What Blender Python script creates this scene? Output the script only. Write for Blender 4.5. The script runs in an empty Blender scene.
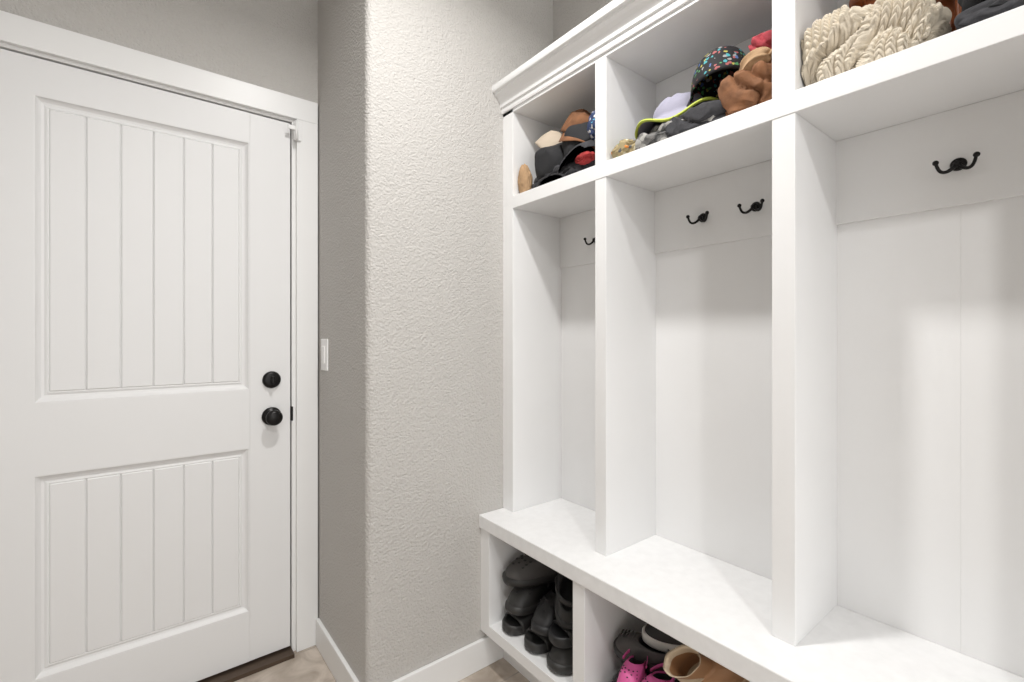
import bpy, bmesh, math, random
import numpy as np
from mathutils import Vector, Matrix, Euler, noise
scene = bpy.context.scene
try:
    scene.view_settings.view_transform = 'Standard'
    scene.view_settings.look = 'None'
except Exception as e:
    print(e)

# ---------------------------------------------------------------- materials
def mat(name, col, rough=0.5, bump=0.0, bscale=100.0, metal=0.0, var=0.0, vscale=8.0, detail=3.0, dist=0.002):
    m = bpy.data.materials.new(name); m.use_nodes = True
    nt = m.node_tree; b = nt.nodes['Principled BSDF']
    b.inputs['Roughness'].default_value = rough
    b.inputs['Metallic'].default_value = metal
    b.inputs['Base Color'].default_value = (*col, 1)
    tc = nt.nodes.new('ShaderNodeTexCoord')
    if var > 0:
        n = nt.nodes.new('ShaderNodeTexNoise'); n.inputs['Scale'].default_value = vscale; n.inputs['Detail'].default_value = 5
        r = nt.nodes.new('ShaderNodeMapRange')
        r.inputs['From Min'].default_value = .3; r.inputs['From Max'].default_value = .7
        r.inputs['To Min'].default_value = 1 - var; r.inputs['To Max'].default_value = 1 + var
        mx = nt.nodes.new('ShaderNodeVectorMath'); mx.operation = 'SCALE'
        mx.inputs[0].default_value = col
        nt.links.new(tc.outputs['Object'], n.inputs['Vector'])
        nt.links.new(n.outputs['Fac'], r.inputs['Value'])
        nt.links.new(r.outputs['Result'], mx.inputs['Scale'])
        nt.links.new(mx.outputs['Vector'], b.inputs['Base Color'])
    if bump > 0:
        n2 = nt.nodes.new('ShaderNodeTexNoise'); n2.inputs['Scale'].default_value = bscale; n2.inputs['Detail'].default_value = detail
        bp = nt.nodes.new('ShaderNodeBump'); bp.inputs['Strength'].default_value = bump; bp.inputs['Distance'].default_value = dist
        nt.links.new(tc.outputs['Object'], n2.inputs['Vector'])
        nt.links.new(n2.outputs['Fac'], bp.inputs['Height'])
        nt.links.new(bp.outputs['Normal'], b.inputs['Normal'])
    return m

def color_cells(name, base, cols, scale, thresh=0.35, rough=0.8):
    """fabric with scattered coloured motifs on a base colour"""
    m = bpy.data.materials.new(name); m.use_nodes = True
    nt = m.node_tree; b = nt.nodes['Principled BSDF']; b.inputs['Roughness'].default_value = rough
    tc = nt.nodes.new('ShaderNodeTexCoord')
    nz = nt.nodes.new('ShaderNodeTexNoise'); nz.inputs['Scale'].default_value = scale * .9
    ml = nt.nodes.new('ShaderNodeVectorMath'); ml.operation = 'MULTIPLY_ADD'; k = 1.1 / scale
    ml.inputs[1].default_value = (k, k, k)
    v = nt.nodes.new('ShaderNodeTexVoronoi'); v.inputs['Scale'].default_value = scale
    sep = nt.nodes.new('ShaderNodeSeparateColor')
    ramp = nt.nodes.new('ShaderNodeValToRGB'); ramp.color_ramp.interpolation = 'CONSTANT'
    els = ramp.color_ramp.elements
    while len(els) > 1: els.remove(els[-1])
    els[0].position = 0; els[0].color = (*cols[0], 1)
    for i, c in enumerate(cols[1:]):
        e = els.new((i + 1) / len(cols)); e.color = (*c, 1)
    lt = nt.nodes.new('ShaderNodeMath'); lt.operation = 'LESS_THAN'; lt.inputs[1].default_value = thresh
    mx = nt.nodes.new('ShaderNodeMix'); mx.data_type = 'RGBA'
    mx.inputs['A'].default_value = (*base, 1)
    nt.links.new(tc.outputs['Object'], nz.inputs['Vector'])
    nt.links.new(nz.outputs['Color'], ml.inputs[0]); nt.links.new(tc.outputs['Object'], ml.inputs[2])
    nt.links.new(ml.outputs['Vector'], v.inputs['Vector'])
    nt.links.new(v.outputs['Color'], sep.inputs[0])
    nt.links.new(sep.outputs[0], ramp.inputs['Fac'])
    nt.links.new(v.outputs['Distance'], lt.inputs[0])
    nt.links.new(lt.outputs[0], mx.inputs['Factor'])
    nt.links.new(ramp.outputs['Color'], mx.inputs['B'])
    nt.links.new(mx.outputs['Result'], b.inputs['Base Color'])
    return m

def wall_mat(name, col, strength):
    m = bpy.data.materials.new(name); m.use_nodes = True
    nt = m.node_tree; b = nt.nodes['Principled BSDF']
    b.inputs['Base Color'].default_value = (*col, 1); b.inputs['Roughness'].default_value = .8
    tc = nt.nodes.new('ShaderNodeTexCoord')
    n = nt.nodes.new('ShaderNodeTexNoise'); n.inputs['Scale'].default_value = 130; n.inputs['Detail'].default_value = 2
    v = nt.nodes.new('ShaderNodeTexVoronoi'); v.inputs['Scale'].default_value = 170; v.feature = 'SMOOTH_F1'
    ad = nt.nodes.new('ShaderNodeMath'); ad.operation = 'MULTIPLY_ADD'; ad.inputs[1].default_value = .5
    bp = nt.nodes.new('ShaderNodeBump'); bp.inputs['Strength'].default_value = strength; bp.inputs['Distance'].default_value = .005
    nt.links.new(tc.outputs['Object'], n.inputs['Vector']); nt.links.new(tc.outputs['Object'], v.inputs['Vector'])
    nt.links.new(v.outputs['Distance'], ad.inputs[0]); nt.links.new(n.outputs['Fac'], ad.inputs[2])
    nt.links.new(ad.outputs[0], bp.inputs['Height']); nt.links.new(bp.outputs['Normal'], b.inputs['Normal'])
    return m

def tile_mat():
    m = bpy.data.materials.new('stone_tile'); m.use_nodes = True
    nt = m.node_tree; b = nt.nodes['Principled BSDF']; b.inputs['Roughness'].default_value = .45
    tc = nt.nodes.new('ShaderNodeTexCoord')
    mp = nt.nodes.new('ShaderNodeMapping'); mp.inputs['Location'].default_value = (.12, .18, 0)
    br = nt.nodes.new('ShaderNodeTexBrick'); br.inputs['Scale'].default_value = 1
    br.inputs['Brick Width'].default_value = .6; br.inputs['Row Height'].default_value = .3
    br.inputs['Mortar Size'].default_value = .003; br.inputs['Mortar'].default_value = (.34, .30, .26, 1)
    n = nt.nodes.new('ShaderNodeTexNoise'); n.inputs['Scale'].default_value = 9; n.inputs['Detail'].default_value = 8; n.inputs['Distortion'].default_value = .8
    rp = nt.nodes.new('ShaderNodeValToRGB')
    rp.color_ramp.elements[0].position = .35; rp.color_ramp.elements[0].color = (.32, .265, .215, 1)
    rp.color_ramp.elements[1].position = .65; rp.color_ramp.elements[1].color = (.58, .51, .44, 1)
    nt.links.new(tc.outputs['Object'], mp.inputs['Vector']); nt.links.new(mp.outputs['Vector'], br.inputs['Vector'])
    nt.links.new(tc.outputs['Object'], n.inputs['Vector']); nt.links.new(n.outputs['Fac'], rp.inputs['Fac'])
    nt.links.new(rp.outputs['Color'], br.inputs['Color1']); nt.links.new(rp.outputs['Color'], br.inputs['Color2'])
    nt.links.new(br.outputs['Color'], b.inputs['Base Color'])
    return m

M_wall = wall_mat('wall_paint_greige', (.515, .498, .475), .75)
M_ceil = mat('ceiling_paint', (.88, .88, .87), .8, .2, 120)
M_white = mat('cabinet_white_paint', (.84, .84, .84), .38, .05, 60, var=.012, vscale=5)
M_bench = mat('bench_white_paint', (.82, .82, .82), .4, .05, 40, var=.03, vscale=40)
M_trim = mat('trim_white_paint', (.80, .80, .795), .35)
M_door = mat('door_white_paint', (.76, .76, .76), .4, .03, 200)
M_black = mat('black_metal', (.012, .011, .011), .35, metal=.6)
M_bronze = mat('bronze_threshold', (.10, .07, .05), .4, metal=.6)
M_plate = mat('switch_plastic', (.85, .85, .84), .3)
M_floor = tile_mat()

# ---------------------------------------------------------------- helpers
def link(me, name, mats=(), parent=None, smooth=False):
    ob = bpy.data.objects.new(name, me); scene.collection.objects.link(ob)
    for m in mats: me.materials.append(m)
    if smooth:
        for p in me.polygons: p.use_smooth = True
    if parent: ob.parent = parent
    return ob

def empty(name, loc=(0, 0, 0)):
    e = bpy.data.objects.new(name, None); scene.collection.objects.link(e); e.location = loc
    e.empty_display_size = .05
    return e

def box(name, x0, x1, y0, y1, z0, z1, m, bevel=0.0, parent=None, seg=2):
    me = bpy.data.meshes.new(name); bm = bmesh.new()
    bmesh.ops.create_cube(bm, size=1)
    for v in bm.verts:
        v.co = Vector(((x0 + x1) / 2 + v.co.x * (x1 - x0), (y0 + y1) / 2 + v.co.y * (y1 - y0), (z0 + z1) / 2 + v.co.z * (z1 - z0)))
    if bevel > 0:
        bmesh.ops.bevel(bm, geom=list(bm.edges), offset=bevel, segments=seg, affect='EDGES', profile=.5)
    bm.to_mesh(me); bm.free()
    return link(me, name, [m], parent)

def extrude_profile(name, pts, axis, a0, a1, m, parent=None):
    me = bpy.data.meshes.new(name); bm = bmesh.new()
    def mk(p, a):
        return bm.verts.new((p[0], a, p[1])) if axis == 'y' else bm.verts.new((p[0], p[1], a))
    A = [mk(p, a0) for p in pts]; B = [mk(p, a1) for p in pts]
    n = len(pts)
    for i in range(n): bm.faces.new((A[i], A[(i + 1) % n], B[(i + 1) % n], B[i]))
    bm.faces.new(A); bm.faces.new(B[::-1])
    bmesh.ops.recalc_face_normals(bm, faces=bm.faces)
    bm.to_mesh(me); bm.free()
    return link(me, name, [m], parent)

def rect_sweep(name, x0, x1, z0, z1, prof, y, m, parent=None):
    me = bpy.data.meshes.new(name); bm = bmesh.new(); rings = []
    for ins, dy in prof:
        rings.append([bm.verts.new(c) for c in ((x0 + ins, y + dy, z0 + ins), (x1 - ins, y + dy, z0 + ins), (x1 - ins, y + dy, z1 - ins), (x0 + ins, y + dy, z1 - ins))])
    for r, s in zip(rings, rings[1:]):
        for i in range(4):
            bm.faces.new((r[i], r[(i + 1) % 4], s[(i + 1) % 4], s[i]))
    bmesh.ops.recalc_face_normals(bm, faces=bm.faces)
    bm.to_mesh(me); bm.free()
    return link(me, name, [m], parent)

def lathe(name, prof, m, parent=None, loc=(0, 0, 0), rot=(0, 0, 0), seg=40):
    me = bpy.data.meshes.new(name); bm = bmesh.new(); rings = []
    for r, z in prof:
        rings.append([bm.verts.new((r * math.cos(2 * math.pi * i / seg), r * math.sin(2 * math.pi * i / seg), z)) for i in range(seg)])
    for a, b in zip(rings, rings[1:]):
        for i in range(seg): bm.faces.new((a[i], a[(i + 1) % seg], b[(i + 1) % seg], b[i]))
    bm.faces.new(rings[0][::-1]); bm.faces.new(rings[-1])
    bmesh.ops.recalc_face_normals(bm, faces=bm.faces)
    bm.to_mesh(me); bm.free()
    ob = link(me, name, [m], parent, True); ob.location = loc; ob.rotation_euler = rot
    return ob

def tube(name, pts, r, m, parent=None, taper=None, cyclic=False):
    cu = bpy.data.curves.new(name, 'CURVE'); cu.dimensions = '3D'; cu.bevel_depth = r; cu.bevel_resolution = 4
    cu.use_fill_caps = True
    s = cu.splines.new('NURBS'); s.points.add(len(pts) - 1)
    for i, p in enumerate(pts):
        s.points[i].co = (*p, 1); s.points[i].radius = taper[i] if taper else 1
    s.use_endpoint_u = not cyclic; s.use_cyclic_u = cyclic; s.order_u = 3; cu.resolution_u = 10
    ob = bpy.data.objects.new(name, cu); scene.collection.objects.link(ob); cu.materials.append(m)
    if parent: ob.parent = parent
    return ob

# ---------------------------------------------------------------- room
DW = 1.949
MW = 1.428
RX = .553
LW = 1.345
CH = 2.75
YB = -2.2
XL = -1.1
box('floor', XL - .1, LW + .1, YB, DW + .12, -.05, 0, M_floor)
box('ceiling', XL - .1, LW + .1, YB, DW + .12, CH, CH + .06, M_ceil)
box('wall_right', LW, LW + .1, YB, MW + .01, 0, CH, M_wall)
box('wall_left', XL - .1, XL, YB, DW, 0, CH, M_wall)
wd = empty('wall_back')
box('wall_part_left', XL - .1, -.405, DW, DW + .12, 0, CH, M_wall, parent=wd)
box('wall_part_right', .478, RX + .05, DW, DW + .12, 0, CH, M_wall, parent=wd)
box('wall_part_top', -.405, .478, DW, DW + .12, 2.06, CH, M_wall, parent=wd)
R = .022; pts = []
for i in range(9):
    a = math.pi + (math.pi / 2) * i / 8
    pts.append((RX + R + R * math.cos(a), MW + R + R * math.sin(a)))
pts += [(LW + .1, MW), (LW + .1, DW + .12), (RX, DW + .12)]
extrude_profile('wall_corner', pts, 'z', 0, CH, M_wall)
box('baseboard_return', RX - .014, RX, MW - .0, DW - .02, 0, .105, M_trim, .003)
box('baseboard_corner', RX - .014, 1.075, MW - .014, MW, 0, .105, M_trim, .003)
box('baseboard_left', XL, XL + .014, YB, DW, 0, .105, M_trim, .003)
box('baseboard_back', XL + .014, -.495, DW - .014, DW, 0, .105, M_trim, .003)

# ---------------------------------------------------------------- door
dr = empty('door_1', (0, 0, 0))
DX0, DX1, DZ0, DZ1 = -.385, .452, .022, 2.035
yf = DW + .002
PX0, PX1 = -.248, .314
UZ0, UZ1 = 1.018, 1.928
LZ0, LZ1 = .203, .806
th = .04
box('stile_left', DX0, PX0, yf, yf + th, DZ0, DZ1, M_door, parent=dr)
box('stile_right', PX1, DX1, yf, yf + th, DZ0, DZ1, M_door, .0015, parent=dr)
box('rail_top', PX0, PX1, yf, yf + th, UZ1, DZ1, M_door, parent=dr)
box('rail_lock', PX0, PX1, yf, yf + th, LZ1, UZ0, M_door, parent=dr)
box('rail_bottom', PX0, PX1, yf, yf + th, DZ0, LZ0, M_door, parent=dr)
prof = [(0, 0), (.004, .0005), (.007, .005), (.010, .008), (.015, .012), (.022, .0135), (.027, .011), (.030, .0105), (.033, .0125)]
for nm, z0, z1 in (('upper', UZ0, UZ1), ('lower', LZ0, LZ1)):
    rect_sweep('panel_moulding_' + nm, PX0, PX1, z0, z1, prof, yf, M_door, dr)
    fx0, fx1 = PX0 + .032, PX1 - .032
    n = 6; w = (fx1 - fx0) / n
    box('panel_field_' + nm, fx0 - .02, fx1 + .02, yf + .0165, yf + .03, z0 + .01, z1 - .01, M_door, parent=dr)
    for i in range(n):
        box('plank_%s_%d' % (nm, i + 1), fx0 + i * w + .0002, fx0 + (i + 1) * w - .0002, yf + .0085, yf + .02, z0 + .032, z1 - .032, M_door, .0035, dr, 1)
knx = .386
yrot = (math.pi / 2, 0, 0)
lathe('knob', [(.0, 0), (.033, 0), (.034, .004), (.030, .009), (.016, .012), (.012, .018), (.012, .028), (.020, .033), (.0275, .042), (.029, .050), (.026, .058), (.017, .063), (.0001, .064)], M_black, dr, (knx, yf, .915), yrot)
lathe('deadbolt', [(.0, 0), (.031, 0), (.032, .005), (.029, .012), (.024, .014), (.021, .015), (.0001, .0155)], M_black, dr, (knx, yf, 1.052), yrot)
box('thumbturn', knx - .006, knx + .006, yf - .034, yf - .014, 1.037, 1.067, M_black, .004, dr)
box('latch_plate', .4515, .4535, yf + .008, yf + .03, .885, .945, M_black, parent=dr)
box('jamb_strike', .4545, .4605, yf - .008, yf + .012, .890, .945, M_black, .001, parent=dr)
fr = empty('trim_1')
box('jamb_right', .456, .478, DW - .004, DW + .12, 0, 2.060, M_trim, .001, fr)
box('jamb_left', -.405, -.389, DW - .004, DW + .12, 0, 2.060, M_trim, .001, fr)
box('jamb_top', -.389, .456, DW - .004, DW + .12, 2.040, 2.060, M_trim, .001, fr)
box('casing_right', .470, .548, DW - .020, DW, 0, 2.050, M_trim, .002, fr)
box('casing_left', -.480, -.400, DW - .020, DW, 0, 2.050, M_trim, .002, fr)
box('casing_top', -.480, .548, DW - .020, DW, 2.050, 2.134, M_trim, .002, fr)
box('door_stop_backing', -.389, .456, yf + .045, yf + .06, 0.0, 2.04, M_trim, 0, fr)
extrude_profile('door_threshold', [(-.389, 0.0), (.456, 0.0), (.456, .014), (-.389, .014)], 'y', DW - .045, DW + .10, M_bronze)
gl = empty('door_guard_latch')
box('guard_base', .458, .484, DW - .030, DW - .019, 1.965, 2.035, M_trim, .002, gl)
box('guard_arm', .435, .470, DW - .036, DW - .029, 2.000, 2.016, M_trim, .002, gl)
lathe('guard_pin', [(.0001, 0), (.006, 0), (.006, .075), (.0001, .076)], M_trim, gl, (.466, DW - .034, 1.962), seg=16)
ls = empty('light_switch')
box('plate', RX - .006, RX, 1.812, 1.886, 1.085, 1.205, M_plate, .002, ls)
box('rocker', RX - .011, RX - .005, 1.833, 1.866, 1.112, 1.178, M_plate, .002, ls)

# ---------------------------------------------------------------- lockers
FX = 1.084
BX = LW - .012
BZ = .562
SZ0, SZ1 = 1.690, 1.736
TZ = 2.048
YE = MW
YR = -.62
lk = empty('mudroom_locker')
D = [(.408, .455), (.922, .965)]
D3 = (-.105, -.060)
def lbox(n, *a, m=M_white, bev=.0012): return box(n, *a, m, bev, lk)
lbox('stile_end', FX, LW, 1.367, YE, BZ, TZ + .02)
lbox('divider_a', FX, BX, D[1][0], D[1][1], BZ, SZ0)
lbox('divider_b', FX, BX, D[0][0], D[0][1], BZ, SZ0)
lbox('divider_c', FX, BX, D3[0], D3[1], BZ, SZ0)
lbox('divider_top_a', FX, BX, D[1][0], D[1][1], SZ1, TZ)
lbox('divider_top_b', FX, BX, D[0][0], D[0][1], SZ1, TZ)
lbox('divider_top_c', FX, BX, D3[0], D3[1], SZ1, TZ)
lbox('end_right', FX, BX, YR, YR + .045, BZ, TZ)
lbox('shelf', FX - .0015, BX, YR, 1.367, SZ0, SZ1, bev=.0015)
lbox('top_board', FX, BX, YR, YE, TZ, TZ + .03)
for i, (a, b) in enumerate(((YR, .18785), (.18785, YE))):
    lbox('back_panel_%d' % i, BX, LW, a, b, BZ - .45, TZ, bev=.0006)
lbox('hook_rail', BX - .008, BX, YR + .045, 1.367, 1.488, SZ0, bev=.002)
cp = [(LW, 2.060), (FX, 2.060), (FX - .006, 2.060), (FX - .008, 2.066), (FX - .008, 2.078), (FX - .014, 2.081), (FX - .015, 2.092),
      (FX - .020, 2.104), (FX - .030, 2.114), (FX - .040, 2.120), (FX - .041, 2.127), (FX - .050, 2.130), (FX - .052, 2.136), (FX - .052, 2.152), (LW, 2.152)]
extrude_profile('crown', cp, 'y', YR - .03, YE, M_white, lk)
lbox('bench_top', .972, LW - .012, YR, YE, .514, BZ, m=M_bench, bev=.003)
LX = .980
CZ0, CZ1 = .136, .176
lbox('base_stile_end', LX, LW - .012, 1.374, YE, CZ0, .514)
lbox('base_divider_a', LX, LW - .012, .912, .958, CZ1, .514)
lbox('base_divider_b', LX, LW - .012, .405, .455, CZ1, .514)
lbox('base_divider_c', LX, LW - .012, -.105, -.06, CZ1, .514)
lbox('base_end_right', LX, LW - .012, YR, YR + .045, CZ0, .514)
lbox('base_floor', LX, LW - .012, YR + .045, 1.374, CZ0, CZ1)
lbox('toe_kick', 1.075, 1.10, YR, YE, 0, CZ0, bev=0)

# ---------------------------------------------------------------- hooks
def hook(y, z=1.568):
    e = empty('coat_hook', (BX - .008, y, z))
    lathe('plate', [(.0001, 0), (.0125, 0), (.0135, .002), (.012, .005), (.007, .0065), (.0001, .007)], M_black, e, (0, 0, 0.004), (0, -math.pi / 2, 0), 28)
    lathe('stem', [(.0001, 0), (.0055, .0), (.0050, .010), (.0065, .015), (.0001, .018)], M_black, e, (-.004, 0, 0.002), (0, -math.pi / 2, 0), 20)
    for s in (-1, 1):
        P = [(-.014, 0, .002), (-.018, s * .008, -.008), (-.024, s * .018, -.014), (-.030, s * .027, -.009), (-.032, s * .030, .006)]
        tube('arm_l' if s < 0 else 'arm_r', P, .0033, M_black, e, [1.2, 1.1, 1, .95, .9])
        me = bpy.data.meshes.new('tip'); bm = bmesh.new(); bmesh.ops.create_uvsphere(bm, u_segments=16, v_segments=10, radius=.0055); bm.to_mesh(me); bm.free()
        t = link(me, 'tip_l' if s < 0 else 'tip_r', [M_black], e, True); t.location = (-.032, s * .0305, .008)
for y in (1.17, 1.02, .752, .597, .190, .035, -.25, -.42): hook(y)

# ---------------------------------------------------------------- clutter builders
def fin(bm, name, mats, loc=(0, 0, 0), rot=(0, 0, 0), solid=0, mtx=None, box_=None):
    bmesh.ops.recalc_face_normals(bm, faces=bm.faces)
    if mtx is None:
        mtx = Matrix.Translation(loc) @ Euler([math.radians(r) for r in rot]).to_matrix().to_4x4()
    c = mtx.translation.copy()
    bm.transform(mtx)
    if box_:
        for v in bm.verts:
            for i in range(3):
                v.co[i] = min(max(v.co[i], box_[i][0]), box_[i][1])
    bm.transform(Matrix.Translation(-c))
    me = bpy.data.meshes.new(name); bm.to_mesh(me); bm.free()
    ob = link(me, name, mats, None, True); ob.location = c
    if solid:
        s = ob.modifiers.new('s', 'SOLIDIFY'); s.thickness = solid; s.offset = 0
    return ob

def orient(loc, zdir, xdir):
    z = Vector(zdir).normalized(); x = Vector(xdir); x = (x - z * x.dot(z)).normalized(); y = z.cross(x)
    m = Matrix((x, y, z)).transposed().to_4x4(); m.translation = loc
    return m

def grid_faces(bm, rows, closed=False, mi=0):
    for a, b in zip(rows, rows[1:]):
        n = len(a)
        for i in range(n if closed else n - 1):
            j = (i + 1) % n
            try:
                f = bm.faces.new((a[i], a[j], b[j], b[i])); f.material_index = mi
            except ValueError: pass

def cap(name, loc, rot, mc, mb=None, r=.088, h=.10, squash=0.0, seed=0, brim=.068, box_=None):
    bm = bmesh.new(); rows = []; seg = 72
    for k in range(19):
        p = k / 18 * math.pi / 2 * .985
        row = []
        for i in range(seg):
            th_ = 2 * math.pi * i / seg
            rr = r * (math.cos(p) ** .62)
            crease = 1 - .025 * (1 - min(1, abs(math.sin(3 * th_)) * 3.5)) * math.sin(p * 1.2)
            z = h * math.sin(p) ** .95
            x = rr * 1.08 * math.cos(th_) * crease; y = rr * .95 * math.sin(th_) * crease
            q = Vector((x * 12 + seed, y * 12, z * 12))
            nn = noise.noise(q) + .4 * (1 - 2 * abs(noise.noise(q * 1.5)))
            z += nn * squash * .35 * (z / h); x += nn * squash * .2 * (z / h); y -= nn * squash * .2 * (z / h)
            row.append(bm.verts.new((x, y, z)))
        rows.append(row)
    grid_faces(bm, rows, True, 0)
    bm.faces.new(rows[-1])
    inn = [bm.verts.new((v.co.x * .95, v.co.y * .95, .0)) for v in rows[0]]
    inn2 = [bm.verts.new((v.co.x * .94, v.co.y * .94, .03)) for v in rows[0]]
    grid_faces(bm, [rows[0], inn, inn2], True, 0)
    bmesh.ops.create_uvsphere(bm, u_segments=10, v_segments=6, radius=.007, matrix=Matrix.Translation((0, 0, h)) @ Matrix.Diagonal((1, 1, .5, 1)))
    if brim:
        for dz in (0, -.003):
            br = []
            for k in range(9):
                f = k / 8; row = []
                for i in range(25):
                    s = -1 + 2 * i / 24
                    a = s * math.radians(62)
                    x0 = r * 1.07 * math.cos(a); y0 = r * .94 * math.sin(a)
                    ext = brim * math.sqrt(max(0, 1 - abs(s) ** 3.0))
                    x = x0 + ext * f; y = y0 * (1 + .06 * f)
                    z = .004 - 4.2 * y * y * (.3 + .7 * f) - .012 * f * f + dz
                    row.append(bm.verts.new((x, y, z)))
                br.append(row)
            grid_faces(bm, br, False, 1)
            if dz == 0: top = br
            else: grid_faces(bm, [top[-1], br[-1]], False, 1)
    return fin(bm, name, [mc, mb or mc], loc, rot, box_=box_)

def sun_hat(name, mtx, mc, medge, r=.075, R_=.125, h=.055, box_=None):
    bm = bmesh.new(); seg = 90; rows = []
    for k in range(12):
        p = k / 11 * math.pi / 2 * .98
        rows.append([bm.verts.new((r * math.cos(p) ** .5 * math.cos(2 * math.pi * i / seg), r * math.cos(p) ** .5 * math.sin(2 * math.pi * i / seg), h * math.sin(p) + .006 * noise.noise(Vector((i * .2, k * .4, 1))))) for i in range(seg)])
    bm.faces.new(rows[-1]); rows = rows[::-1]
    def wave(a, f): return f * (.012 * math.sin(3 * a + .5) + .006 * math.sin(5 * a))
    for k in range(1, 9):
        f = k / 8
        rows.append([bm.verts.new(((r + (R_ - r) * f) * math.cos(2 * math.pi * i / seg), (r + (R_ - r) * f) * math.sin(2 * math.pi * i / seg), -.018 * f + wave(2 * math.pi * i / seg, f))) for i in range(seg)])
    grid_faces(bm, rows, True, 0)
    er = []
    for k in range(7):
        b = 2 * math.pi * k / 6
        er.append([bm.verts.new(((R_ + .0045 * math.cos(b)) * math.cos(2 * math.pi * i / seg), (R_ + .0045 * math.cos(b)) * math.sin(2 * math.pi * i / seg), -.018 + wave(2 * math.pi * i / seg, 1) + .0045 * math.sin(b))) for i in range(seg)])
    grid_faces(bm, er, True, 1)
    return fin(bm, name, [mc, medge], mtx=mtx, box_=box_)

def heap(name, c, s, m, seed=0, folds=7, amp=.18, box_=None, sub=5, power=1.0, rotz=0, mats=None):
    """soft lump (mitten, beanie)"""
    bm = bmesh.new(); bmesh.ops.create_icosphere(bm, subdivisions=sub, radius=1)
    rd = random.Random(seed)
    d1 = Vector((rd.uniform(-1, 1), rd.uniform(-1, 1), rd.uniform(-.6, .6))).normalized()
    off = Vector((seed * 3.1, seed * 1.7, seed * .9))
    rz = Matrix.Rotation(math.radians(rotz), 3, 'Z')
    for v in bm.verts:
        p = v.co.copy()
        w = noise.noise_vector(p * 1.1 + off) * .9
        q = p + w
        f1 = abs(math.sin(q.dot(d1) * folds * .5)) ** .7
        f2 = 1 - abs(noise.noise(q * 1.5 + off)) * 2
        rr = 1 + amp * (f1 - .6) + amp * .9 * (f2 - .5)
        p = Vector([math.copysign(abs(x) ** power, x) for x in p]) * rr
        p = rz @ Vector((p.x * s[0], p.y * s[1], p.z * s[2])) + Vector(c)
        if box_:
            for i in range(3):
                lo, hi = box_[i]
                p[i] = min(max(p[i], lo), hi)
        v.co = p - Vector(c)
    return fin(bm, name, [m], c)

def crumple(name, c, s, m, seed=0, depth=.022, fdir=(.3, 1, .9), freq=16, box_=None, NU=240, NV=110, stitch=0, power=.62, rough_fold=.5, sharp=7):
    """bunched fabric: rounded-box body with long diagonal creases and ridges, optional knit stitches"""
    off = Vector((seed * 3.7, seed * 1.3, seed * 2.1))
    fd = Vector(fdir).normalized()               # folds run along this direction
    P = np.zeros((NV, NU, 3)); c = Vector(c)
    def sp(x): return math.copysign(abs(x) ** power, x)
    for j in range(NV):
        ph = -math.pi / 2 + math.pi * (j + .5) / NV
        for i in range(NU):
            th_ = 2 * math.pi * i / NU
            p = Vector((sp(math.cos(ph)) * sp(math.cos(th_)), sp(math.cos(ph)) * sp(math.sin(th_)), sp(math.sin(ph))))
            p = Vector((p.x * s[0], p.y * s[1], p.z * s[2]))
            q = p + noise.noise_vector(p * 9 + off) * .035
            q = q - fd * q.dot(fd) * .72          # stretch noise along the fold direction
            n1 = noise.noise(q * freq + off); n2 = noise.noise(q * freq * 1.9 + off * 2)
            valley = 1 - math.exp(-abs(n1) * sharp)
            ridge = (1 - min(1, abs(n2) * 2.2)) ** 2
            d = depth * (valley - .6) + depth * rough_fold * (ridge - .35)
            nrm = Vector((p.x / s[0] ** 2, p.y / s[1] ** 2, p.z / s[2] ** 2)).normalized()
            P[j, i] = (p + nrm * d)
    if stitch:
        # chunky knit: V stitches laid out in real size over the front and top
        su, sw, dep = stitch
        du = np.roll(P, -1, 1) - np.roll(P, 1, 1); dv = np.gradient(P, axis=0)
        N = np.cross(du, dv); N /= (np.linalg.norm(N, axis=2, keepdims=True) + 1e-12)
        out = P / (np.array(s) ** 2); out /= (np.linalg.norm(out, axis=2, keepdims=True) + 1e-12)
        N = .35 * N + .65 * out; N /= (np.linalg.norm(N, axis=2, keepdims=True) + 1e-12)
        Y, X, Z = P[..., 1], P[..., 0], P[..., 2]
        u = (Y + .25 * Z + .006 * np.sin(Z * 60)) / su
        w = (Z + X - .15 * Y + .004 * np.sin(Y * 70)) / sw
        col = np.abs((u % 1) - .5) * 2
        st = (w + col * .9) % 1
        k = np.clip(1 - np.abs(st - .5) * 2, 0, 1) ** .5 * (1 - col ** 4) + .55 * (1 - col ** 2)
        P = P + N * (dep * k)[..., None]
    P += np.array(c)
    if box_:
        for i in range(3): P[..., i] = np.clip(P[..., i], box_[i][0], box_[i][1])
    P -= np.array(c)
    idx = np.arange(NU * NV).reshape(NV, NU); nx = np.roll(idx, -1, 1)
    F = np.stack([idx[:-1], nx[:-1], nx[1:], idx[1:]], -1).reshape(-1, 4).tolist()
    F += [idx[0][::-1].tolist(), idx[-1].tolist()]
    me = bpy.data.meshes.new(name); me.from_pydata(P.reshape(-1, 3).tolist(), [], F); me.update()
    ob = link(me, name, [m], None, True); ob.location = c
    return ob

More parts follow.
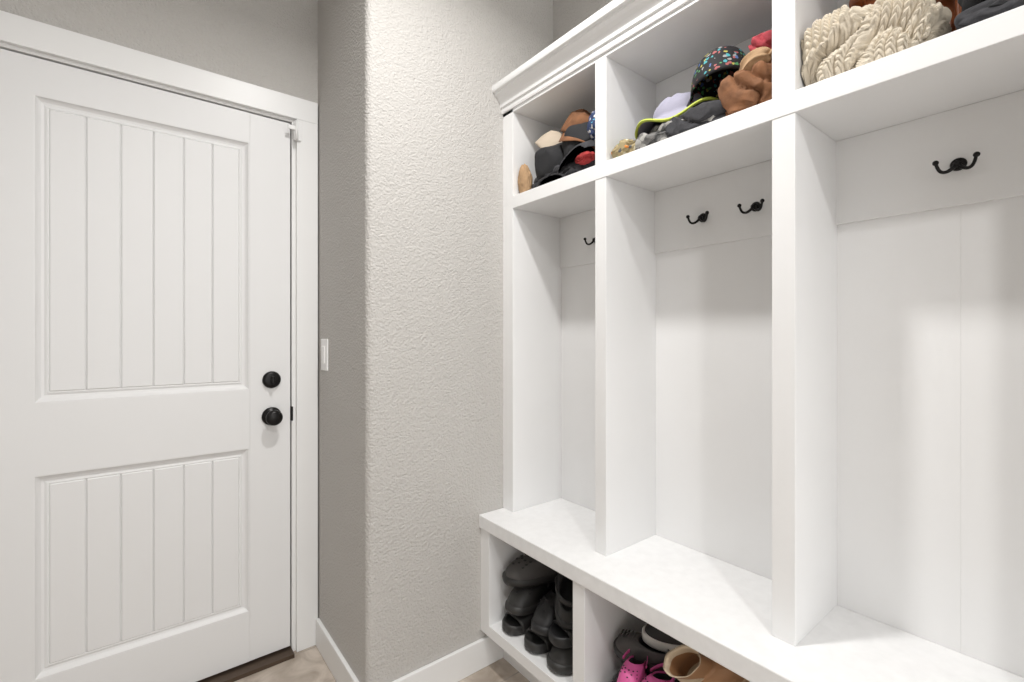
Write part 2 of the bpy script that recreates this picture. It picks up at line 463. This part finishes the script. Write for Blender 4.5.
def shoe(name, loc, rot, m_up, m_sole, m_in, L=.27, W=.105, h=.062, kind='clog', m_acc=None, open_r=(.27, .33), shaft=0, mtx=None, box_=None):
    bm = bmesh.new(); seg = 56; base = .022
    def outline(th_, k=1.0):
        c, s = math.cos(th_), math.sin(th_)
        x = L / 2 * k * math.copysign(abs(c) ** .85, c)
        wv = W / 2 * k * (1.0 + .13 * c - .10 * math.exp(-((x / L + .08) / .16) ** 2))
        return x, wv * math.copysign(abs(s) ** .75, s) + .006 * c
    th_l = [2 * math.pi * i / seg for i in range(seg)]
    rows = []
    ox = -.185 * L; rx, ry = L * open_r[0], W * open_r[1]
    for k in range(11):
        v = k / 10; row = []
        for t in th_l:
            px, py = outline(t, .98)
            qx, qy = ox + rx * math.cos(t), ry * math.sin(t) + .002
            f = 1 - math.cos(v * math.pi / 2); g = math.sin(v * math.pi / 2)
            H = h * (1.0 + .05 * math.cos(t))
            if kind == 'clog': H = h * (.82 + .22 * math.cos(t))
            x = px + (qx - px) * f; y = py + (qy - py) * f
            z = base + (H) * g ** 1.1
            row.append(bm.verts.new((x, y, z)))
        rows.append(row)
    grid_faces(bm, rows, True, 0)
    rim = rows[-1]; extra = [rim]
    if shaft:
        for k in range(1, 6):
            extra.append([bm.verts.new((v.co.x * (1 + .01 * k) - .002 * k, v.co.y * (1 + .03 * k), v.co.z + shaft * k / 5 + .002 * math.sin(i * .7))) for i, v in enumerate(rim)])
        grid_faces(bm, extra, True, 0)
    r2 = extra[-1]
    rk = 1.0 if not shaft else 2.2
    ru = [bm.verts.new((ox + (v.co.x - ox) * (1.03 if shaft else .97), v.co.y * (1.08 if shaft else .96), v.co.z + .003 * rk)) for v in r2]
    ri = [bm.verts.new((ox + (v.co.x - ox) * .92, v.co.y * .88, v.co.z - .002)) for v in r2]
    grid_faces(bm, [r2, ru, ri], True, 3)
    rd_ = [bm.verts.new((ox + (v.co.x - ox) * 1.0, v.co.y * 1.1, base + .008)) for v in r2]
    grid_faces(bm, [ri, rd_], True, 2)
    f = bm.faces.new(rd_); f.material_index = 2
    so = []
    for k, z in ((.96, 0), (1.02, .004), (1.03, .014), (1.02, .024), (.97, .028)):
        so.append([bm.verts.new((outline(t, k)[0], outline(t, k)[1], z + (.008 * max(0, math.cos(t)) ** 3))) for t in th_l])
    grid_faces(bm, so, True, 1)
    for rr_ in (so[0], so[-1]):
        f = bm.faces.new(rr_); f.material_index = 1
    if kind == 'clog':
        for r_, cnt in ((.35, 5), (.52, 4), (.68, 3)):
            for i in range(cnt):
                t = math.radians(-42 + 84 * (i / (cnt - 1)))
                px, py = outline(t, .98); qx, qy = ox + rx * math.cos(t), ry * math.sin(t)
                v = 1 - r_ * .7; f_ = 1 - math.cos(v * math.pi / 2); g = math.sin(v * math.pi / 2)
                p = Vector((px + (qx - px) * f_, py + (qy - py) * f_, base + h * (.82 + .22 * math.cos(t)) * g ** 1.1))
                res = bmesh.ops.create_uvsphere(bm, u_segments=10, v_segments=6, radius=.0055 * L / .27, matrix=Matrix.Translation(p) @ Matrix.Diagonal((1, 1, .35, 1)))
                for vv in res['verts']:
                    for ff in vv.link_faces: ff.material_index = 2
        A, B, C, Dd = [], [], [], []
        kk = L / .27
        for i in range(21):
            t = math.pi / 2 + math.pi * i / 20
            x = ox + .02 * kk + (L * .36) * math.cos(t); y = (W * .50) * math.sin(t)
            z = base + h * .85 + .022 * kk * abs(math.cos(t))
            A.append(bm.verts.new((x, y, z - .010 * kk))); B.append(bm.verts.new((x, y, z + .010 * kk)))
            C.append(bm.verts.new((x * .985, y * .95, z + .010 * kk))); Dd.append(bm.verts.new((x * .985, y * .95, z - .010 * kk)))
        grid_faces(bm, [A, B, C, Dd, A], False, 3)
        for s in (-1, 1):
            res = bmesh.ops.create_uvsphere(bm, u_segments=12, v_segments=8, radius=.010 * kk, matrix=Matrix.Translation((ox + .02 * kk, s * W * .505, base + h * .85)) @ Matrix.Diagonal((1, .35, 1, 1)))
            for vv in res['verts']:
                for ff in vv.link_faces: ff.material_index = 3
    if kind == 'sneaker':
        for i in range(5):
            x = ox + rx + .010 + i * .011; zt = base + h * (1.04 - .030 * i * i * .5)
            m4 = Matrix.Translation((x, 0, zt - .002)) @ Matrix.Diagonal((.0028, .018, .0035, 1))
            res = bmesh.ops.create_uvsphere(bm, u_segments=12, v_segments=8, radius=1, matrix=m4)
            for vv in res['verts']:
                for ff in vv.link_faces: ff.material_index = 3
    return fin(bm, name, [m_up, m_sole, m_in, m_acc or m_up], loc, rot, mtx=mtx, box_=box_)

def slide(name, loc, rot, m_s, m_band, L=.26, W=.10, mtx=None):
    """slide sandal: contoured footbed + wide strap"""
    bm = bmesh.new(); seg = 56
    def outline(t, k):
        c, s = math.cos(t), math.sin(t)
        x = L / 2 * k * math.copysign(abs(c) ** .85, c)
        wv = W / 2 * k * (1.0 + .12 * c - .10 * math.exp(-((x / L + .08) / .16) ** 2))
        return x, wv * math.copysign(abs(s) ** .75, s) + .005 * c
    th_l = [2 * math.pi * i / seg for i in range(seg)]
    rows = []
    for k, z in ((.5, 0), (.97, 0), (1.0, .006), (1.0, .026), (.97, .032), (.90, .030), (.80, .024), (.4, .022)):
        rows.append([bm.verts.new((*outline(t, k), z + .006 * (outline(t, k)[0] / (L / 2)) ** 2)) for t in th_l])
    grid_faces(bm, rows, True, 0); bm.faces.new(rows[0]); bm.faces.new(rows[-1])
    def arch(off):
        out = []
        for j in range(9):
            x = .0 + .088 * j / 8; row = []
            for i in range(25):
                a = math.pi * i / 24
                hw = W * .53 + off
                row.append(bm.verts.new((x + .008 * math.sin(a) - .004, hw * math.copysign(abs(math.cos(a)) ** .7, math.cos(a)), .012 + (.058 - .02 * (j / 8) + off) * math.sin(a) ** .8)))
            out.append(row)
        return out
    o = arch(.0); inn = arch(-.005)
    grid_faces(bm, o, False, 1); grid_faces(bm, inn, False, 1)
    grid_faces(bm, [o[0], inn[0]], False, 1); grid_faces(bm, [o[-1], inn[-1]], False, 1)
    return fin(bm, name, [m_s, m_band], loc, rot, mtx=mtx)

F_black = mat('black_cotton', (.014, .014, .016), .85, .3, 400)
F_char = mat('charcoal_fleece', (.045, .045, .05), .95, .5, 250, var=.3, vscale=60)
F_tan = mat('tan_fabric', (.42, .27, .15), .9, .4, 250, var=.15, vscale=40)
F_brown = mat('brown_suede', (.20, .085, .035), .85, .4, 200, var=.25, vscale=40)
F_cream = mat('cream_cotton', (.50, .42, .33), .9, .4, 250)
F_red = mat('red_knit', (.36, .03, .03), .9, .6, 260, var=.25, vscale=60)
F_pinkr = mat('pink_knit', (.36, .045, .06), .9, .6, 260, var=.3, vscale=60)
F_neon = mat('neon_yellow_fabric', (.48, .56, .08), .7, .2, 300)
F_lav = mat('lavender_fabric', (.36, .35, .44), .85, .3, 200)
F_leather = mat('cognac_leather', (.30, .09, .028), .40, .25, 130, var=.2, vscale=25)
F_blue = color_cells('blue_print', (.03, .05, .13), [(.75, .75, .75), (.1, .4, .6), (.7, .7, .75)], 60, .34)
F_print = color_cells('animal_print_black', (.008, .008, .01), [(.06, .32, .36), (.40, .36, .08), (.08, .25, .1), (.35, .1, .1), (.3, .3, .3), (.08, .15, .35)], 75, .36)
F_multi = color_cells('orange_print', (.35, .28, .15), [(.6, .2, .03), (.1, .1, .1), (.6, .55, .4), (.15, .3, .1)], 60, .42)
F_camo = color_cells('grey_camo_jersey', (.16, .155, .15), [(.04, .04, .045), (.35, .34, .32), (.09, .09, .09)], 40, .5)
F_knit = mat('cream_knit_yarn', (.66, .59, .48), .95, .5, 350, var=.08, vscale=80)
R_blk = mat('black_foam', (.016, .016, .017), .5, .1, 200)
R_gry = mat('grey_foam', (.075, .07, .068), .65, .1, 200)
R_dgr = mat('dark_grey_rubber', (.028, .027, .026), .5, .1, 200)
R_in = mat('shoe_lining', (.03, .03, .032), .9)
R_pink = mat('pink_foam', (.62, .10, .30), .5)
R_gold = mat('bronze_leather', (.46, .25, .13), .35, .1, 120, metal=.2)
R_tansole = mat('tan_sole', (.50, .36, .22), .7)
R_white = mat('white_rubber', (.65, .64, .62), .6)
R_fleece = mat('fleece_lining', (.68, .55, .40), .95, .6, 250)
R_brown = mat('brown_leather', (.12, .06, .03), .5, .2, 120)

CB1 = ((FX + .004, BX - .003), (.968, 1.364), (SZ1 + .001, TZ - .005))
CB2 = ((FX + .004, BX - .003), (.458, .919), (SZ1 + .001, TZ - .005))
CB3 = ((FX + .004, BX - .003), (-.057, .405), (SZ1 + .001, TZ - .005))

# ---- top cubby 1
crumple('black_sweatshirt', (1.21, 1.175, 1.768), (.110, .150, .028), F_char, 3, .020, (.2, 1, .3), 15, CB1)
heap('tan_mitten', (1.112, 1.330, 1.790), (.022, .030, .060), F_tan, 5, 5, .12, CB1, 5)
cap('baseball_cap', (1.190, 1.270, 1.868), (-32, 36, 250), F_cream, F_char, seed=5, squash=.05, h=.080, box_=CB1)
cap('baseball_cap', (1.190, 1.075, 1.830), (24, 14, 172), F_black, F_char, seed=7, squash=.05, box_=CB1)
cap('baseball_cap', (1.210, 1.135, 1.900), (-22, 22, 228), F_brown, F_brown, seed=9, squash=.05, h=.080, box_=CB1)
cap('baseball_cap', (1.180, 1.215, 1.800), (10, 20, 214), F_black, seed=2, squash=.05, box_=CB1)
heap('printed_beanie', (1.15, 1.005, 1.885), (.042, .034, .050), F_blue, 11, 4, .15, CB1, 5)
heap('red_glove', (1.11, 1.030, 1.783), (.020, .036, .015), F_red, 13, 5, .25, CB1, 5)
crumple('black_glove', (1.108, 1.15, 1.757), (.018, .080, .018), F_black, 8, .012, (.1, 1, -.3), 24, CB1, 160, 60)

# ---- top cubby 2
crumple('camo_jersey', (1.20, .72, 1.768), (.105, .185, .030), F_camo, 21, .020, (.2, 1, .2), 16, CB2)
heap('printed_glove', (1.113, .872, 1.762), (.026, .043, .026), F_multi, 22, 5, .2, CB2, 5)
sun_hat('sun_hat', orient((1.215, .760, 1.842), (-.14, .08, .99), (1, 0, 0)), F_lav, F_neon, box_=CB2)
crumple('charcoal_sweater', (1.120, .655, 1.765), (.028, .085, .028), F_char, 26, .014, (.1, 1, .35), 20, CB2, 200, 80)
cap('kids_cap', (1.185, .625, 1.858), (5, 10, 60), F_print, F_black, r=.074, h=.100, seed=3, box_=CB2, squash=.02)
crumple('brown_fleece', (1.135, .528, 1.793), (.042, .066, .050), F_brown, 27, .018, (.1, .5, 1), 18, CB2, 200, 90)
crumple('tan_mitten', (1.14, .500, 1.856), (.034, .038, .020), F_tan, 28, .012, (.1, 1, .2), 22, CB2, 140, 60)
crumple('red_beanie', (1.165, .497, 1.896), (.042, .034, .028), F_pinkr, 29, .010, (.1, .3, 1), 25, CB2, 140, 60)

# ---- top cubby 3
crumple('knit_blanket', (1.168, .298, 1.802), (.060, .102, .064), F_knit, 12, .038, (.25, .55, -.9), 10, CB3, 1000, 460, (.0165, .0110, .0058), .48, .3, 5)
crumple('black_jacket', (1.19, .062, 1.79), (.095, .105, .052), F_black, 42, .022, (.2, 1, .2), 15, CB3)
crumple('grey_scarf', (1.110, .085, 1.760), (.018, .080, .020), F_char, 43, .010, (.1, 1, .2), 22, CB3, 140, 60)
def leather_bag():
    e = empty('leather_bag')
    bm = bmesh.new(); bmesh.ops.create_icosphere(bm, subdivisions=5, radius=1)
    for v in bm.verts:
        p = Vector([math.copysign(abs(x) ** .6, x) for x in v.co])
        n = 1 + .05 * noise.noise(v.co * 2.2)
        p = Vector((1.284 + p.x * .038 * n * (1 - .25 * p.z), .284 + p.y * .108 * n, 1.866 + p.z * .122 + .008 * math.sin(p.y * 5)))
        v.co = p
    o = fin(bm, 'body', [F_leather]); o.parent = e
    tube('piping', [(1.250, .385, 1.80), (1.245, .382, 1.90), (1.250, .33, 1.975), (1.255, .25, 1.97), (1.250, .18, 1.975), (1.245, .182, 1.90), (1.250, .18, 1.80)], .004, F_leather, e)
    tube('handle', [(1.240, .34, 1.93), (1.20, .335, 1.945), (1.17, .295, 1.925), (1.165, .24, 1.915), (1.19, .20, 1.905), (1.240, .185, 1.89)], .015, F_leather, e)
leather_bag()

# ---- lower cubby 1
Z0 = CZ1 + .001
slide('slide_sandal', (1.125, 1.305, Z0), (0, 0, 180), R_dgr, R_dgr)
slide('slide_sandal', (1.125, 1.190, Z0), (0, 0, 184), R_dgr, R_dgr)
shoe('clog', (1.130, 1.055, Z0), (0, 0, 172), R_dgr, R_dgr, R_in)
shoe('clog', (1.135, 1.300, Z0 + .072), (0, 0, 186), R_dgr, R_dgr, R_in)
shoe('clog', (1.130, 1.175, Z0 + .072), (0, 0, 196), R_blk, R_blk, R_in)
slide('slide_sandal', (1.125, 1.050, Z0 + .090), (0, 4, 172), R_blk, R_blk)
shoe('clog', (1.140, 1.280, Z0 + .160), (0, 2, 155), R_gry, R_dgr, R_in)
shoe('clog', (1.130, 1.115, Z0 + .175), (10, -18, 36), R_blk, R_blk, R_in, m_acc=R_blk)
# ---- lower cubby 2
shoe('sneaker', (1.14, .84, Z0), (0, 0, 180), R_blk, R_gry, R_in, kind='sneaker', m_acc=R_gry)
shoe('sneaker', (1.14, .71, Z0), (0, 0, 180), R_blk, R_blk, R_in, kind='sneaker', m_acc=R_gry)
shoe('clog', (1.14, .57, Z0), (0, 0, 180), R_gry, R_gry, R_in)
shoe('sneaker', (1.130, .820, Z0 + .112), (-10, 0, 100), R_gry, R_dgr, R_in, kind='sneaker', m_acc=R_gry, L=.17, W=.075, h=.045)
shoe('pink_clog', (1.050, .800, Z0 + .088), (0, 0, 195), R_pink, R_pink, R_in, L=.13, W=.065, h=.042)
shoe('pink_clog', (1.055, .730, Z0 + .088), (0, 0, 170), R_pink, R_pink, R_in, L=.13, W=.060, h=.042)
shoe('ankle_boot', None, None, R_gold, R_tansole, R_fleece, L=.17, W=.080, h=.048, kind='boot', shaft=.045, m_acc=R_fleece, mtx=orient((1.12, .585, .382), (-.75, .1, .65), (.4, -.6, .3)))
shoe('ankle_boot', (1.16, .51, Z0 + .10), (0, 0, 120), R_brown, R_tansole, R_fleece, L=.22, W=.095, h=.06, kind='boot', shaft=.05, m_acc=R_fleece)
heap('fleece_hat', (1.20, .865, .400), (.045, .040, .035), R_fleece, 55, 3, .08, None, 4)
shoe('sneaker', (1.19, .745, Z0 + .165), (0, 0, 120), R_blk, R_white, R_in, kind='sneaker', L=.2, W=.08, h=.05, m_acc=R_gry)

# ---------------------------------------------------------------- lights
M_em = mat('lamp_lens', (.9, .9, .9), .4)
b_ = M_em.node_tree.nodes['Principled BSDF']; b_.inputs['Emission Color'].default_value = (1, .97, .93, 1); b_.inputs['Emission Strength'].default_value = 4
def downlight(x, y, watts, size=.10, spread=125):
    e = empty('ceiling_downlight', (x, y, CH))
    lathe('ring', [(.075, 0), (.095, 0), (.095, -.006), (.075, -.010)], M_trim, e)
    lathe('lens', [(.0001, -.003), (.074, -.003), (.074, -.005), (.0001, -.006)], M_em, e)
    ld = bpy.data.lights.new('lamp', 'AREA'); ld.shape = 'DISK'; ld.size = size; ld.energy = watts; ld.color = (1, .985, .965)
    ld.spread = math.radians(spread)
    lo = bpy.data.objects.new('lamp', ld); scene.collection.objects.link(lo); lo.parent = e; lo.location = (0, 0, -.02)
downlight(.48, .76, 18, size=.12, spread=148)
downlight(-.1, -1.0, 24, size=.14, spread=170)
w = bpy.data.worlds.new('world'); scene.world = w; w.use_nodes = True
bg = w.node_tree.nodes['Background']; bg.inputs['Color'].default_value = (1, .995, .985, 1); bg.inputs['Strength'].default_value = 1.95

# ---------------------------------------------------------------- camera
cam = bpy.data.cameras.new('camera'); co = bpy.data.objects.new('camera', cam); scene.collection.objects.link(co)
co.location = (0, 0, 1.22); co.rotation_euler = (math.pi / 2, 0, math.radians(-38.3))
cam.sensor_width = 36; cam.lens = 470 / 1024 * 36; cam.shift_y = -6 / 1024; cam.clip_start = .02
scene.camera = co
